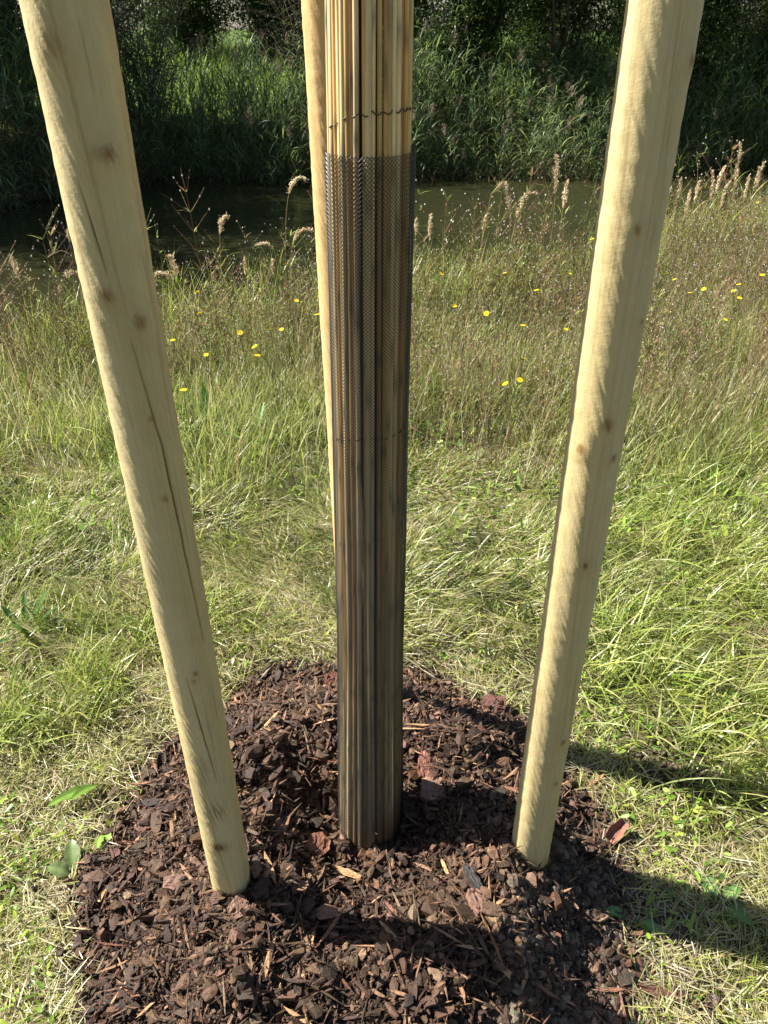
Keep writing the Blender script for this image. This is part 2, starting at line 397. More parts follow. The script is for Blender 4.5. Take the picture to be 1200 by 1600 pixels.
# net: crossing helical plastic strands, an opening every 4.6 mm
net_root = empty("mesh_guard", (WB[0], WB[1], .05))
Z0, Z1 = .055, hz(245, np.array((0, WB[1] - .02, 0)))
def net_r(a, z):
    g = .0012 + .0026 * vn(np.cos(a) * 2.2 + 4, np.sin(a) * 2.2 + z * .9, 61) + .002 * vn(np.cos(a) * 6 + 4, np.sin(a) * 6 + z * 2.2, 62)
    seam = np.exp(-(((a - 1.62 + .05 * np.sin(z * 4)) + math.pi) % TAU - math.pi) ** 2 / .012)
    return wrad(z) + g + .0025 * seam * (0.6 + .5 * np.sin(z * 5 + 1) ** 2)
NS = 66; dz = .0027
zs = np.arange(Z0, Z1, dz); nzz = len(zs)
bag = Bag()
def ribbon_tubes(A, Zg, rr, rt=.00054, ro=.0004):
    n, mm = A.shape
    R_ = net_r(A, Zg) + rr; cx, cy = waxis(Zg)
    P = np.stack([cx + R_ * np.sin(A), cy - R_ * np.cos(A), Zg], -1)
    out = np.stack([np.sin(A), -np.cos(A), 0 * A], -1)
    T = np.gradient(P, axis=1); T /= np.linalg.norm(T, axis=-1, keepdims=True)
    sd = np.cross(T, out) * (1 + .55 * sstep(1.2, .2, Zg))[..., None]      # the mesh is pulled narrower and closer towards the foot
    V = np.stack([P + sd * rt, P + out * ro, P - sd * rt, P - out * ro], 2).reshape(-1, 3)
    o = (np.arange(n) * mm * 4)[:, None, None] + (np.arange(mm - 1) * 4)[None, :, None]
    k = np.arange(4)[None, None]; k2 = (k + 1) % 4
    return V, np.stack([o + k, o + k2, o + 4 + k2, o + 4 + k], -1).reshape(-1, 4)
s = np.arange(NS)[:, None] * TAU / NS
step = (TAU / NS) / 2
for sg in (1, -1):
    jj = np.arange(nzz)[None]
    # zig-zag strands: neighbours meet at every second step, as in extruded tree netting
    zig = (np.abs(((jj + 0) % 2)) - .5) * sg
    A = s + zig * step * 1.0 + 0 * jj
    if sg == -1: A = A + step
    V, Fq = ribbon_tubes(A, np.broadcast_to(zs[None], A.shape) * 1.0, .0003 * sg)
    bag.add(V, Fq, (.02, .02, .02))
bag.build("net", M_net, net_root, False, (WB[0], WB[1], .05))
# overlapping seam strip and top selvedge
bag = Bag()
for k in range(5):
    zz = np.linspace(Z0, Z1 + .012, 400); a = 1.52 + .035 * k + .03 * np.sin(zz * 4 + 1) + .006 * np.sin(zz * 900 + k * 3)
    rad = net_r(a, zz) + .0006 + .0003 * k; cx, cy = waxis(zz)
    V, fs = tube(np.stack([cx + rad * np.sin(a), cy - rad * np.cos(a), zz], -1), .0007, 5); bag.add(V, fs, (.02,) * 3)
bag.build("seam", M_net, net_root, False, (WB[0], WB[1], .05))
tag(net_root, "fine black plastic mesh sleeve round the lower reed mat", "tree guard")

# ------------------------------------------------------------------ mulch
def chips(n, size, aspect, thick, cols, rng, qmax=1.0, tilt=.5, lift=.0, K=7, xy=None, region=None):
    if xy is None:
        pts = []
        while sum(map(len, pts)) < n:
            c = np.stack([rng.uniform(-.85, .75, n * 2), rng.uniform(.12, 1.78, n * 2)], -1)
            r, q_ = mound_r(c[:, 0], c[:, 1])
            k = (q_ < qmax * (1 - .06 * rng.random(len(q_)) ** 2 + .12 * rng.random(len(q_)) ** 8))
            if region is not None: k &= region(c[:, 0], c[:, 1], rng)
            pts.append(c[k])
        xy = np.concatenate(pts)[:n]
    n = len(xy); sz = rng.uniform(*size, n) ** 1.0
    a = (np.arange(K) * TAU / K)[None] + rng.uniform(-.35, .35, (n, K)); rad = rng.uniform(.6, 1.15, (n, K))
    asp = rng.uniform(*aspect, n)[:, None]
    tx = np.cos(a) * rad * sz[:, None] * .5 * np.sqrt(asp); ty = np.sin(a) * rad * sz[:, None] * .5 / np.sqrt(asp)
    th = (sz * rng.uniform(*thick, n))[:, None]
    bend = rng.normal(0, 3.5, (n, 1)) * tx ** 2 * (.02 / sz[:, None])
    tz = th * .5 + rng.uniform(-.3, .3, (n, K)) * th + bend
    top = np.stack([tx, ty, tz], -1)
    bot = np.stack([tx * rng.uniform(.8, 1.12, (n, K)), ty * rng.uniform(.8, 1.12, (n, K)), -th * .5 + bend + rng.uniform(-.2, .2, (n, K)) * th], -1)
    cen = np.stack([0 * sz, 0 * sz, (th[:, 0] * (.5 + rng.uniform(-.1, .7, n)))], -1)[:, None]
    L = np.concatenate([top, bot, cen], 1)
    yaw = rng.uniform(0, TAU, n); tl = np.abs(rng.normal(0, tilt, n)); td = rng.uniform(0, TAU, n)
    c, s_ = np.cos(yaw)[:, None], np.sin(yaw)[:, None]
    x, y = L[..., 0] * c - L[..., 1] * s_, L[..., 0] * s_ + L[..., 1] * c
    z = L[..., 2]
    kx, ky = np.cos(td)[:, None], np.sin(td)[:, None]; u = x * kx + y * ky
    ct, st = np.cos(tl)[:, None], np.sin(tl)[:, None]
    u2, z2 = u * ct - z * st, u * st + z * ct
    x, y = x + (u2 - u) * kx, y + (u2 - u) * ky
    gz = base_z(xy[:, 0], xy[:, 1]) + np.maximum(mound_z(xy[:, 0], xy[:, 1]), -.0)
    zz = z2 + (gz + lift + rng.uniform(0, 1, n) * sz * .35 + np.sin(tl) * sz * .2)[:, None]
    V = np.stack([x + xy[:, 0:1], y + xy[:, 1:2], zz], -1).reshape(-1, 3)
    o = (np.arange(n) * (2 * K + 1))[:, None]; j = np.arange(K)[None]; j2 = (j + 1) % K
    T = np.concatenate([np.stack([o + j, o + j2, o + 2 * K + 0 * j], -1).reshape(-1, 3)])
    Q = np.stack([o + j + K, o + j2 + K, o + j2, o + j], -1).reshape(-1, 4)
    C = np.repeat(pal(cols, n, rng, .25), 2 * K + 1, 0)
    return V, [T, Q], C
rb = np.random.default_rng(21)
BC = [(.070, .038, .021), (.092, .048, .026), (.050, .027, .015), (.125, .067, .038), (.034, .020, .012), (.165, .098, .060), (.080, .040, .021), (.040, .023, .014), (.056, .031, .018), (.070, .038, .023)]
WC = [(.38, .22, .11), (.3, .17, .09), (.24, .12, .07)]
bag = Bag()
bag.add(*chips(90000, (.0022, .0075), (1, 4), (.25, .7), BC, rb, tilt=.9, K=5))
bag.add(*chips(17000, (.006, .013), (1.1, 3.6), (.18, .5), BC, rb, tilt=.75, lift=.002, K=6))
bag.add(*chips(2300, (.012, .027), (1.1, 2.6), (.12, .4), BC, rb, tilt=.6, lift=.004))
bag.add(*chips(210, (.026, .044), (1.1, 2.2), (.1, .3), BC, rb, tilt=.45, lift=.006))
bag.add(*chips(5000, (.008, .024), (6, 22), (.03, .08), BC + BC + BC + WC, rb, tilt=.5, lift=.005, K=6))
bag.add(*chips(110, (.016, .034), (5, 12), (.05, .1), WC, rb, tilt=.35, lift=.007, K=6))
def spill(x, y, rng):
    q_ = mound_r(x, y)[1]; return (q_ > .95) & (rng.random(len(x)) < np.exp(-(q_ - .95) / .06))
bag.add(*chips(1800, (.003, .012), (1, 4), (.2, .5), BC, rb, qmax=1.5, tilt=.7, lift=.006, K=5, region=spill))
bag.add(*chips(200, (.012, .026), (1, 3), (.15, .4), BC, rb, qmax=1.5, tilt=.5, lift=.01, region=spill))
for ft in (FL, FR, FB, WB):
    rr_ = .072 if ft is WB else .047
    for nn, sz_ in ((420, (.004, .010)), (130, (.009, .02)), (26, (.018, .032))):
        a_ = rb.uniform(0, TAU, nn); q_ = rr_ + np.abs(rb.normal(0, .016, nn))
        bag.add(*chips(nn, sz_, (1, 2.8), (.2, .5), BC, rb, tilt=.8, lift=.006, xy=np.stack([ft[0] + q_ * np.cos(a_), ft[1] + q_ * np.sin(a_)], -1)))
tag(bag.build("bark_mulch", M_bark), "dark reddish-brown bark mulch heaped round the stakes and wrapped tree", "mulch", kind="stuff")

# crumbly soil on the right-hand foot of the heap
def clods(n, size, cols, rng, region):
    pts = []
    while sum(map(len, pts)) < n:
        c = np.stack([rng.uniform(-.9, 1.2, n * 3), rng.uniform(.3, 1.9, n * 3)], -1)
        c = c[region(c[:, 0], c[:, 1], rng)]; pts.append(c)
    xy = np.concatenate(pts)[:n]
    ico = np.array([(0, 0, 1), (1, 0, 0), (0, 1, 0), (-1, 0, 0), (0, -1, 0), (0, 0, -1), (.7, .7, 0), (-.7, .7, 0), (-.7, -.7, 0), (.7, -.7, 0),
                    (.7, 0, .7), (0, .7, .7), (-.7, 0, .7), (0, -.7, .7)], float)
    T = np.array([(0, 10, 11), (0, 11, 12), (0, 12, 13), (0, 13, 10), (10, 1, 6), (10, 6, 11), (11, 6, 2), (11, 2, 7), (11, 7, 12), (12, 7, 3),
                  (12, 3, 8), (12, 8, 13), (13, 8, 4), (13, 4, 9), (13, 9, 10), (10, 9, 1), (5, 6, 1), (5, 2, 6), (5, 7, 2), (5, 3, 7), (5, 8, 3), (5, 4, 8), (5, 9, 4), (5, 1, 9)])
    s_ = rng.uniform(0, 1, n) ** 2 * (size[1] - size[0]) + size[0]
    V = ico[None] * s_[:, None, None] * .5 * rng.uniform(.75, 1.2, (n, 14, 1)) * rng.uniform(.7, 1.2, (n, 1, 3))
    V = V + np.stack([xy[:, 0], xy[:, 1], ground_z(xy[:, 0], xy[:, 1]) + s_ * .25], -1)[:, None]
    F3 = (T[None] + (np.arange(n) * 14)[:, None, None]).reshape(-1, 3)
    return V.reshape(-1, 3), F3, np.repeat(pal(cols, n, rng, .2), 14, 0)
def reg_r(x, y, rng):
    r, q_ = mound_r(x, y); return (x > .16 + .25 * (y - .6)) & (y < 1.12) & (q_ > .5) & (q_ < 1.12 + .12 * rng.random(len(x))) & (rng.random(len(x)) < .9)
def reg_patch(x, y, rng):
    d = np.minimum(np.hypot((x - .72), (y - 1.28) * 1.3) / .13, np.hypot(x - .12, (y - 1.75) * .8) / .14)
    return (d + .4 * rng.random(len(x))) < 1
bag = Bag()
SC = [(.07, .048, .034), (.1, .07, .05), (.05, .034, .025), (.13, .1, .075)]
bag.add(*clods(11000, (.004, .024), SC, rb, reg_r))
bag.add(*clods(1600, (.003, .014), SC, rb, reg_patch))
bag.add(*clods(110, (.006, .018), [(.3, .27, .22), (.22, .19, .15)], rb, reg_r))
tag(bag.build("soil_crumbs", M_clod), "crumbly brown soil and small stones at the right foot of the mulch heap", "soil", kind="stuff")

# single large pieces of bark one can point at
def slab(px, py, length, width, thick, yaw, tilt, col, label, lift=.012, curl=0, seed=0):
    rg = np.random.default_rng(seed + 100)
    p0 = at_z(px, py, .12)
    for _ in range(6): p0 = at_z(px, py, float(ground_z(p0[0], p0[1])) + lift)
    n, mm = 22, 12
    u = np.linspace(-1, 1, n)[:, None]; v = np.linspace(-1, 1, mm)[None]
    wv = 1 - .35 * np.abs(u) ** 3 + .25 * (vn(u * 3 + seed, u * 0, 1) - .5)
    X = (u + .12 * (vn(v * 3 + seed, v * 0 + 7, 2) - .5) * np.sign(u)) * length / 2 + 0 * v; Y = v * width / 2 * wv
    zt = thick * (.5 + .6 * fbm(u * 3 + seed, v * 2.5, 31)) + curl * (v ** 2) * width + .0 * u + thick * .5 * np.round(2 * vn(u * 1.6 + seed, v * 1.7, 33)) / 2
    top = np.stack([X, Y + 0 * u, zt], -1).reshape(-1, 3); bot = np.stack([X, Y + 0 * u, curl * (v ** 2) * width + 0 * u - thick * .3], -1).reshape(-1, 3)
    V = np.concatenate([top, bot])
    i = (np.arange(n - 1) * mm)[:, None] + np.arange(mm - 1)[None]
    Q = np.stack([i, i + mm, i + mm + 1, i + 1], -1).reshape(-1, 4)
    nb = n * mm
    ed = list(range(mm)) + [k * mm + mm - 1 for k in range(1, n)] + [(n - 1) * mm + k for k in range(mm - 2, -1, -1)] + [k * mm for k in range(n - 2, 0, -1)]
    ed = np.array(ed); e2 = np.roll(ed, -1)
    side = np.stack([ed, e2, e2 + nb, ed + nb], -1)
    C = np.asarray(col) * (.7 + .6 * fbm(V[:, 0:1] * 180 + seed, V[:, 1:2] * 300, 35))
    o = mesh("bark_piece", V, [Q, Q[:, ::-1] + nb, side], M_bark, C)
    o.rotation_euler = (tilt[0], tilt[1], yaw); o.location = p0
    return tag(o, label, "bark piece", "large pieces of bark on the mulch")
slab(669, 1190, .085, .042, .008, math.radians(75), (.25, -.25), (.2, .085, .055), "reddish upright bark slab on the mulch between the wrap and the right stake", seed=1)
slab(680, 1234, .062, .045, .009, 0.1, (.35, 0), (.21, .12, .085), "pale pinkish bark slab lying just below a reddish one", seed=2)
slab(496, 1322, .05, .045, .009, .9, (.3, 0), (.19, .08, .045), "square brown bark slab lying left of the wrap's foot", seed=3)
slab(962, 1297, .055, .03, .004, .6, (.5, -.5), (.24, .1, .065), "curled red-brown bark flake at the heap's right edge in the shade", curl=.35, lift=.03, seed=4)
slab(772, 1102, .06, .05, .008, -.15, (.3, 0), (.13, .05, .04), "dark flat bark slab at the back of the heap beside the right stake", seed=5)
slab(520, 1062, .045, .035, .014, .3, (.5, 0), (.14, .055, .035), "thick rusty bark chunk at the back touching the reed wrap", seed=6, lift=.02)
slab(745, 1412, .05, .03, .010, 1.9, (.3, .1), (.19, .105, .075), "rounded pink-brown bark chip on the sunlit mulch left of the right stake's foot", seed=7)
slab(738, 1372, .06, .016, .007, 2.0, (.1, .1), (.04, .035, .032), "charred black bark strip pointing up on the sunlit mulch", seed=8, lift=.02)
slab(543, 1365, .06, .014, .006, -.35, (.15, 0), (.42, .25, .12), "pale tan wood splinter on the mulch in front of the wrap", seed=9, lift=.014)
slab(280, 1378, .06, .028, .006, .1, (.3, 0), (.2, .11, .08), "light pink flat bark piece left of the left stake's foot", seed=10)
slab(227, 1287, .05, .03, .006, 1.1, (.3, 0), (.19, .10, .07), "pinkish bark chip on the heap's left slope", seed=11)
slab(1015, 1552, .11, .02, .014, -.25, (.05, 0), (.1, .045, .03), "long dark bark stick lying in the grass at lower right", seed=12, lift=.008)
slab(373, 1420, .035, .035, .010, .8, (.3, 0), (.2, .11, .075), "small rounded tan chip right under the left stake's foot", seed=13)

# ------------------------------------------------------------------ grass
G_green = [(.16, .26, .028), (.23, .34, .035), (.10, .19, .025), (.29, .38, .05), (.17, .31, .03)]
G_yel = [(.42, .46, .10), (.50, .50, .16), (.34, .43, .07), (.56, .53, .25)]
G_straw = [(.64, .57, .36), (.56, .48, .27), (.70, .64, .45), (.42, .34, .2)]
G_dark = [(.04, .08, .02), (.06, .1, .022), (.035, .07, .025)]
rg = np.random.default_rng(3)
def scatter(n, xr, yr, dens=None, persp=True):
    out = []; c = 0; n = int(n * 1.42)      # the meadow goes on past the picture's sides
    while c < n:
        y = rg.uniform(*yr, n * 2)
        x = rg.uniform(-1, 1, n * 2) * (.56 * y + 1.15) if persp else rg.uniform(*xr, n * 2)
        k = np.ones(len(x), bool) if dens is None else rg.random(len(x)) < dens(x, y)
        p_ = np.stack([x[k], y[k]], -1); out.append(p_); c += len(p_)
    return np.concatenate(out)[:n]
def off_mound(x, y, e=1.0):
    r, q_ = mound_r(x, y); return sstep(e - .04, e + .1, q_ + .08 * (vn(x * 25, y * 25, 90) - .5))
def bare(x, y):      # trodden or bare soil patches
    d = np.minimum(np.hypot((x - .72), (y - 1.28) * 1.3) / .15, np.hypot(x - .12, (y - 1.75) * .8) / .17)
    return sstep(.6, 1.2, d + .5 * (vn(x * 18, y * 18, 91) - .5))
def land(x, y): return y < near_edge(x) + .1
def add_grass(bag, xy, L, wd, lean, curve, cols, tip=None, az=None, seg=4, roll=.6, dz=0, var=.2, foot=1, comb=0):
    n = len(xy); z = ground_z(xy[:, 0], xy[:, 1]) + dz
    base = np.stack([xy[:, 0], xy[:, 1], z], -1)
    az_ = (rg.uniform(0, TAU, n) if comb == 0 else TAU * 1.6 * fbm(xy[:, 0] * 3.2, xy[:, 1] * 3.2, 95, 2) + rg.normal(0, comb, n)) if az is None else az
    c = pal(cols, n, rg, var); c = c * (1 - .22 * foot) + np.array((.2, .18, .07)) * .22 * foot; tc = c if tip is None else c * .45 + .55 * pal(tip, n, rg, var)
    bag.add(*blades(base, az_, L, wd, lean, curve, c, seg, tc, rg.normal(0, roll, n)))
U = lambda a, b, n: rg.uniform(a, b, n)
def clumped(x, y, s=6, seed=50, lo=.35, hi=.65): return sstep(lo, hi, fbm(x * s, y * s, seed, 3))

bag = Bag()
# short mown turf and dry clippings over the near ground
d1 = lambda x, y: off_mound(x, y) * bare(x, y) * (.18 + .82 * clumped(x, y, 7, 51))
xy = scatter(44000, None, (.45, 2.6), d1); n = len(xy)
add_grass(bag, xy, U(.02, .06, n), U(.0014, .0032, n), U(.3, 1.3, n), U(.1, .8, n), G_green + G_yel + G_yel + G_straw + G_straw, G_yel, seg=3)
d2 = lambda x, y: off_mound(x, y, .97) * (.45 + .55 * bare(x, y)) * (.2 + .8 * clumped(x, y, 5, 52)) * (1.2 - .7 * sstep(.4, .7, x))
xy = scatter(92000, None, (.45, 3.0), d2); n = len(xy)
add_grass(bag, xy, U(.02, .075, n), U(.0012, .0028, n), U(1.25, 1.7, n), U(-.25, .35, n), G_straw + G_straw + G_yel, seg=3, dz=U(.002, .022, n))
# middle distance, upright and greener
d3 = lambda x, y: off_mound(x, y, 1.06) * (.25 + .75 * clumped(x, y, 4, 53)) * land(x, y)
xy = scatter(33000, None, (1.7, 4.2), d3); n = len(xy)
add_grass(bag, xy, U(.05, .16, n), U(.002, .005, n), U(.2, 1.0, n), U(.3, 1.2, n), G_green + G_green + G_yel, G_yel, comb=.8)
xy = scatter(34000, None, (1.7, 4.2), d3); n = len(xy)
add_grass(bag, xy, U(.05, .17, n), U(.0015, .003, n), U(.8, 1.5, n), U(-.1, .5, n), G_straw, dz=.015, comb=.7)
xy = scatter(46000, None, (2.3, 7.0), lambda x, y: land(x, y) * sstep(2.5, 3.7, y + 1.6 * (fbm(x * 1.7, y * 1.7, 64, 3) - .5)) * (.3 + .7 * clumped(x, y, 3, 54))); n = len(xy)
add_grass(bag, xy, U(.08, .3, n), U(.002, .005, n), U(.0, .5, n), U(.1, 1.0, n), G_green + G_yel, G_yel + G_straw)
# long swept grass to the right
def dr(x, y): return off_mound(x, y, 1.12) * sstep(.35, .6, x - .08 * (y - 1)) * (.12 + .88 * clumped(x, y, 5, 55, .4, .6)) * sstep(1.02, 1.35, y)
xy = scatter(5200, None, (.95, 3.0), dr); n = len(xy)
add_grass(bag, xy, U(.07, .24, n), U(.002, .0055, n), U(.2, 1.1, n), U(.3, 1.4, n), G_green + G_green + G_yel, G_yel, az=rg.normal(-.9, 1.5, n), seg=6)
# left tufts
def dl(x, y): return sstep(1.3, 1.75, y + .5 * (vn(x * 5, y * 5, 97) - .5)) * off_mound(x, y, 1.1) * sstep(.25, .62, -x) * clumped(x, y, 5, 56, .52, .66)
xy = scatter(6500, None, (1.0, 3.4), dl); n = len(xy)
add_grass(bag, xy, U(.06, .2, n), U(.002, .005, n), U(.1, .9, n), U(.4, 1.3, n), G_green + G_green + G_yel, G_yel, seg=5)
# dry upright stalks and dark low tufts through the meadow
xy = scatter(7000, None, (2.4, 7.2), lambda x, y: land(x, y) * sstep(2.3, 3.6, y) * (.2 + .8 * clumped(x, y, 2.5, 66))); n = len(xy)
add_grass(bag, xy, U(.15, .42, n), U(.0018, .0035, n), U(.0, .35, n), U(.0, .5, n), G_straw + [(.36, .22, .12), (.28, .16, .09)], seg=4)
xy = scatter(14000, None, (1.6, 5.5), lambda x, y: off_mound(x, y, 1.1) * land(x, y) * clumped(x, y, 4.5, 67, .5, .62)); n = len(xy)
add_grass(bag, xy, U(.05, .13, n), U(.003, .007, n), U(.2, 1.1, n), U(.2, 1.3, n), G_dark + G_green[:1], seg=4)
# tall fringe along the bank
xy = scatter(13000, None, (3.9, 8.5), lambda x, y: sstep(near_edge(x) - 1.1, near_edge(x) - .35, y) * land(x, y) * (.2 + .8 * clumped(x, y, 2.5, 57))); n = len(xy)
add_grass(bag, xy, U(.2, .6, n), U(.003, .006, n), U(.0, .35, n), U(.1, 1.1, n), G_green + G_yel, G_yel, seg=6)
tag(bag.build("grass", M_grass), "sunlit green and straw-coloured meadow grass between mulch and river", "grass", kind="stuff")

# clover and other low broad leaves in the turf
def leafdisc(n, xy, rad, zoff, cols, tilt=.5, K=6):
    a = np.arange(K) * TAU / K; s_ = rg.uniform(*rad, n)
    L = np.stack([np.cos(a)[None] * s_[:, None] * 1.7, np.sin(a)[None] * s_[:, None] * .6, 0 * a[None] + 0 * s_[:, None]], -1)
    L[..., 2] += np.abs(L[..., 1]) * .35
    yaw = rg.uniform(0, TAU, n)[:, None]; x = L[..., 0] * np.cos(yaw) - L[..., 1] * np.sin(yaw); y = L[..., 0] * np.sin(yaw) + L[..., 1] * np.cos(yaw)
    tx, ty = rg.normal(0, tilt, n)[:, None], rg.normal(0, tilt, n)[:, None]
    z = L[..., 2] + x * tx + y * ty + (ground_z(xy[:, 0], xy[:, 1]) + zoff)[:, None]
    V = np.stack([x + xy[:, 0:1], y + xy[:, 1:2], z], -1).reshape(-1, 3)
    return V, (np.arange(n) * K)[:, None] + np.arange(K)[None], np.repeat(pal(cols, n, rg), K, 0)
bag = Bag()
xy = scatter(5000, None, (.5, 3.2), lambda x, y: off_mound(x, y, 1.04) * clumped(x, y, 4, 58, .5, .62)); n = len(xy)
bag.add(*leafdisc(n, xy, (.003, .008), U(.008, .035, n), G_green))
xy = scatter(4200, None, (2.2, 4.8), lambda x, y: clumped(x, y, 3, 59, .4, .6) * land(x, y)); n = len(xy)
bag.add(*leafdisc(n, xy, (.003, .010), U(.01, .10, n), G_green, .9))
tag(bag.build("ground_cover", M_leaf), "small round green leaves of low plants spread through the turf", "ground cover", kind="stuff")

# ------------------------------------------------------------------ brown meadow weeds with white fluff
def weed_template(seed, h=.42):
    r_ = np.random.default_rng(seed); b = Bag()
    def stem(p0, d, L, rad, c, n=6, bend=.2):
        P = [p0]; d = d / np.linalg.norm(d)
        for _ in range(n - 1):
            d = d + r_.normal(0, bend / n, 3) + np.array((0, 0, .04)); d /= np.linalg.norm(d); P.append(P[-1] + d * L / (n - 1))
        P = np.array(P); V, fs = tube(P, np.linspace(rad, rad * .5, n), 3, False); b.add(V, fs, c); return P
    c = np.array([(.22, .11, .075), (.28, .17, .10), (.19, .15, .06), (.16, .18, .05)])[seed % 4]
    P = stem(np.zeros(3), np.array((r_.normal(0, .15), r_.normal(0, .15), 1)), h * r_.uniform(.8, 1.15), .0016, c, 9)
    for k in range(2, 9):
        for _ in range(r_.integers(1, 4)):
            a = r_.uniform(0, TAU); d = np.array((math.cos(a), math.sin(a), r_.uniform(.7, 1.6)))
            Q = stem(P[k], d, r_.uniform(.03, .12), .0009, c * r_.uniform(.8, 1.3), 4)
            for e in (Q[-1], Q[-2]):
                if r_.random() < .75:
                    s = r_.uniform(.0018, .0038); u = np.array([(1, 0, 0), (-.5, .87, 0), (-.5, -.87, 0), (0, 0, 1.4), (0, 0, -1)]) * s
                    cc = np.array((.62, .58, .52)) if r_.random() < .42 else np.array((.26, .15, .10)) * r_.uniform(.7, 1.5)
                    b.add(u + e, np.array([(0, 1, 3), (1, 2, 3), (2, 0, 3), (1, 0, 4), (2, 1, 4), (0, 2, 4)]), cc)
        if r_.random() < .8:
            m_ = 2; az = r_.uniform(0, TAU, m_)
            b.add(*blades(np.repeat(P[k][None], m_, 0), az, r_.uniform(.02, .06, m_), r_.uniform(.003, .007, m_), r_.uniform(.5, 1.2, m_), r_.uniform(.2, .9, m_),
                          pal([(.16, .22, .04), (.22, .24, .06), (.24, .15, .07)], m_, r_), 2))
    V = np.concatenate(b.V); C = np.concatenate(b.C); return V, {k: np.concatenate(f) for k, f in b.F.items()}, C
def instance_merge(temps, pos, scl, yaw, rng, tint=.15):
    bag = Bag(); which = rng.integers(0, len(temps), len(pos))
    for t, (V, Fd, C) in enumerate(temps):
        k = np.where(which == t)[0]; n = len(k)
        if not n: continue
        c, s = np.cos(yaw[k])[:, None], np.sin(yaw[k])[:, None]
        X = (V[None, :, 0] * c - V[None, :, 1] * s) * scl[k][:, None] + pos[k][:, 0:1]
        Y = (V[None, :, 0] * s + V[None, :, 1] * c) * scl[k][:, None] + pos[k][:, 1:2]
        Z = V[None, :, 2] * scl[k][:, None] + pos[k][:, 2:3]
        W = np.stack([X, Y, Z], -1).reshape(-1, 3)
        CC = (C[None] * (1 + rng.normal(0, tint, (n, 1, 1)))).reshape(-1, 3)
        fs = [(f[None] + (np.arange(n) * len(V))[:, None, None]).reshape(-1, f.shape[1]) for f in Fd.values()]
        bag.add(W, fs, CC)
    return bag
temps = [weed_template(s) for s in range(12)]
def dw(x, y): return land(x, y) * sstep(2.5, 3.4, y - .55 * sstep(-.5, .8, -x) + .5 * (x > 0) * 0 + .6 * (vn(x * 2, y * 2, 70) - .5)) * (.25 + .75 * clumped(x, y, 2.2, 71, .35, .6)) * (.75 + .25 * sstep(-.6, .4, x)) * (1 - .45 * sstep(near_edge(x) - .9, near_edge(x), y))
xy = scatter(2700, None, (2.3, 7.5), dw); n = len(xy)
pos = np.stack([xy[:, 0], xy[:, 1], ground_z(xy[:, 0], xy[:, 1])], -1)
sc_ = U(.5, 1.15, n) * np.interp(xy[:, 1], [2.4, 3.6], [.6, 1])
bk = (near_edge(xy[:, 0]) - xy[:, 1] < .8) & (rg.random(n) < .35); sc_[bk] *= 1.6       # taller ones on the bank
bg_ = instance_merge(temps, pos, sc_, U(0, TAU, n), rg)
tag(bg_.build("meadow_weeds", M_dry), "reddish-brown seeding weeds with tiny white tufts before the river", "weeds", kind="stuff")

# ------------------------------------------------------------------ yellow flowers
def flower_proto():
    root = empty("yellow_flower", (0, 0, 0))
    b = Bag(); P = np.array([(0, 0, -.42), (.006, .003, -.2), (-.003, .002, -.1), (0, 0, 0)]); V, fs = tube(P, .0011, 4); b.add(V, fs, (.1, .14, .04))
    b.build("stem", M_dry, root)
    b = Bag(); k = 13; a = np.arange(k) * TAU / k
    b.add(*blades(np.zeros((k, 3)), a, np.full(k, .0115), np.full(k, .0058), np.full(k, 1.15), np.full(k, .3), np.full((k, 3), (.85, .62, .02)), 2))
    u = np.array([(math.cos(t) * .004, math.sin(t) * .004, .001) for t in a[::2]] + [(0, 0, .004)])
    b.add(u, np.array([(i, (i + 1) % 7, 7) for i in range(7)]), (.75, .42, .01))
    b.build("flower_head", M_petal, root)
    return root
fp = flower_proto()
spots = [(422, 515, 0), (440, 515, 0), (495, 492, 0), (308, 457, 0), (448, 413, 0), (312, 490, 0), (270, 532, 0), (322, 555, 0), (398, 542, 0), (402, 556, 0), (463, 470, 0), (375, 520, 0), (287, 610, 0),
         (827, 365, 1), (876, 430, 1), (890, 428, 1), (789, 427, 1), (838, 454, 1), (853, 468, 1), (710, 478, 1), (760, 490, 1), (711, 480, 1), (817, 509, 1), (884, 515, 1), (819, 561, 1), (790, 600, 1), (812, 594, 1), (865, 437, 1), (690, 428, 1),
         (925, 374, 2), (1042, 428, 2), (1054, 437, 2), (1117, 435, 2), (1109, 444, 2), (1154, 445, 2), (1146, 455, 2), (1155, 466, 2), (1191, 430, 2), (1078, 458, 2), (1106, 475, 2), (1133, 500, 2), (1040, 487, 2), (1184, 317, 2), (1150, 462, 2), (1100, 452, 2), (955, 412, 2)]
lbl = ["yellow daisy-like flower among the weeds between the left stake and the wrap",
       "yellow daisy-like flower among the brown weeds between the wrap and the right stake",
       "yellow daisy-like flower in the brown weeds right of the right stake"]
grp = ["yellow flowers left of the wrap", "yellow flowers between wrap and right stake", "yellow flowers right of the right stake"]
for i, (px, py, g) in enumerate(spots):
    p0 = at_z(px, py, .43)
    o = fp if i == 0 else fp.copy()
    if i:
        COL.objects.link(o)
        for ch in list(fp.children):
            c = ch.copy(); COL.objects.link(c); c.parent = o
    o.location = p0; o.rotation_euler = (rg.normal(.25, .25), rg.normal(0, .25), rg.uniform(0, TAU)); s = rg.uniform(1.0, 1.5); o.scale = (s, s, 1)
    tag(o, lbl[g], "flower", grp[g])

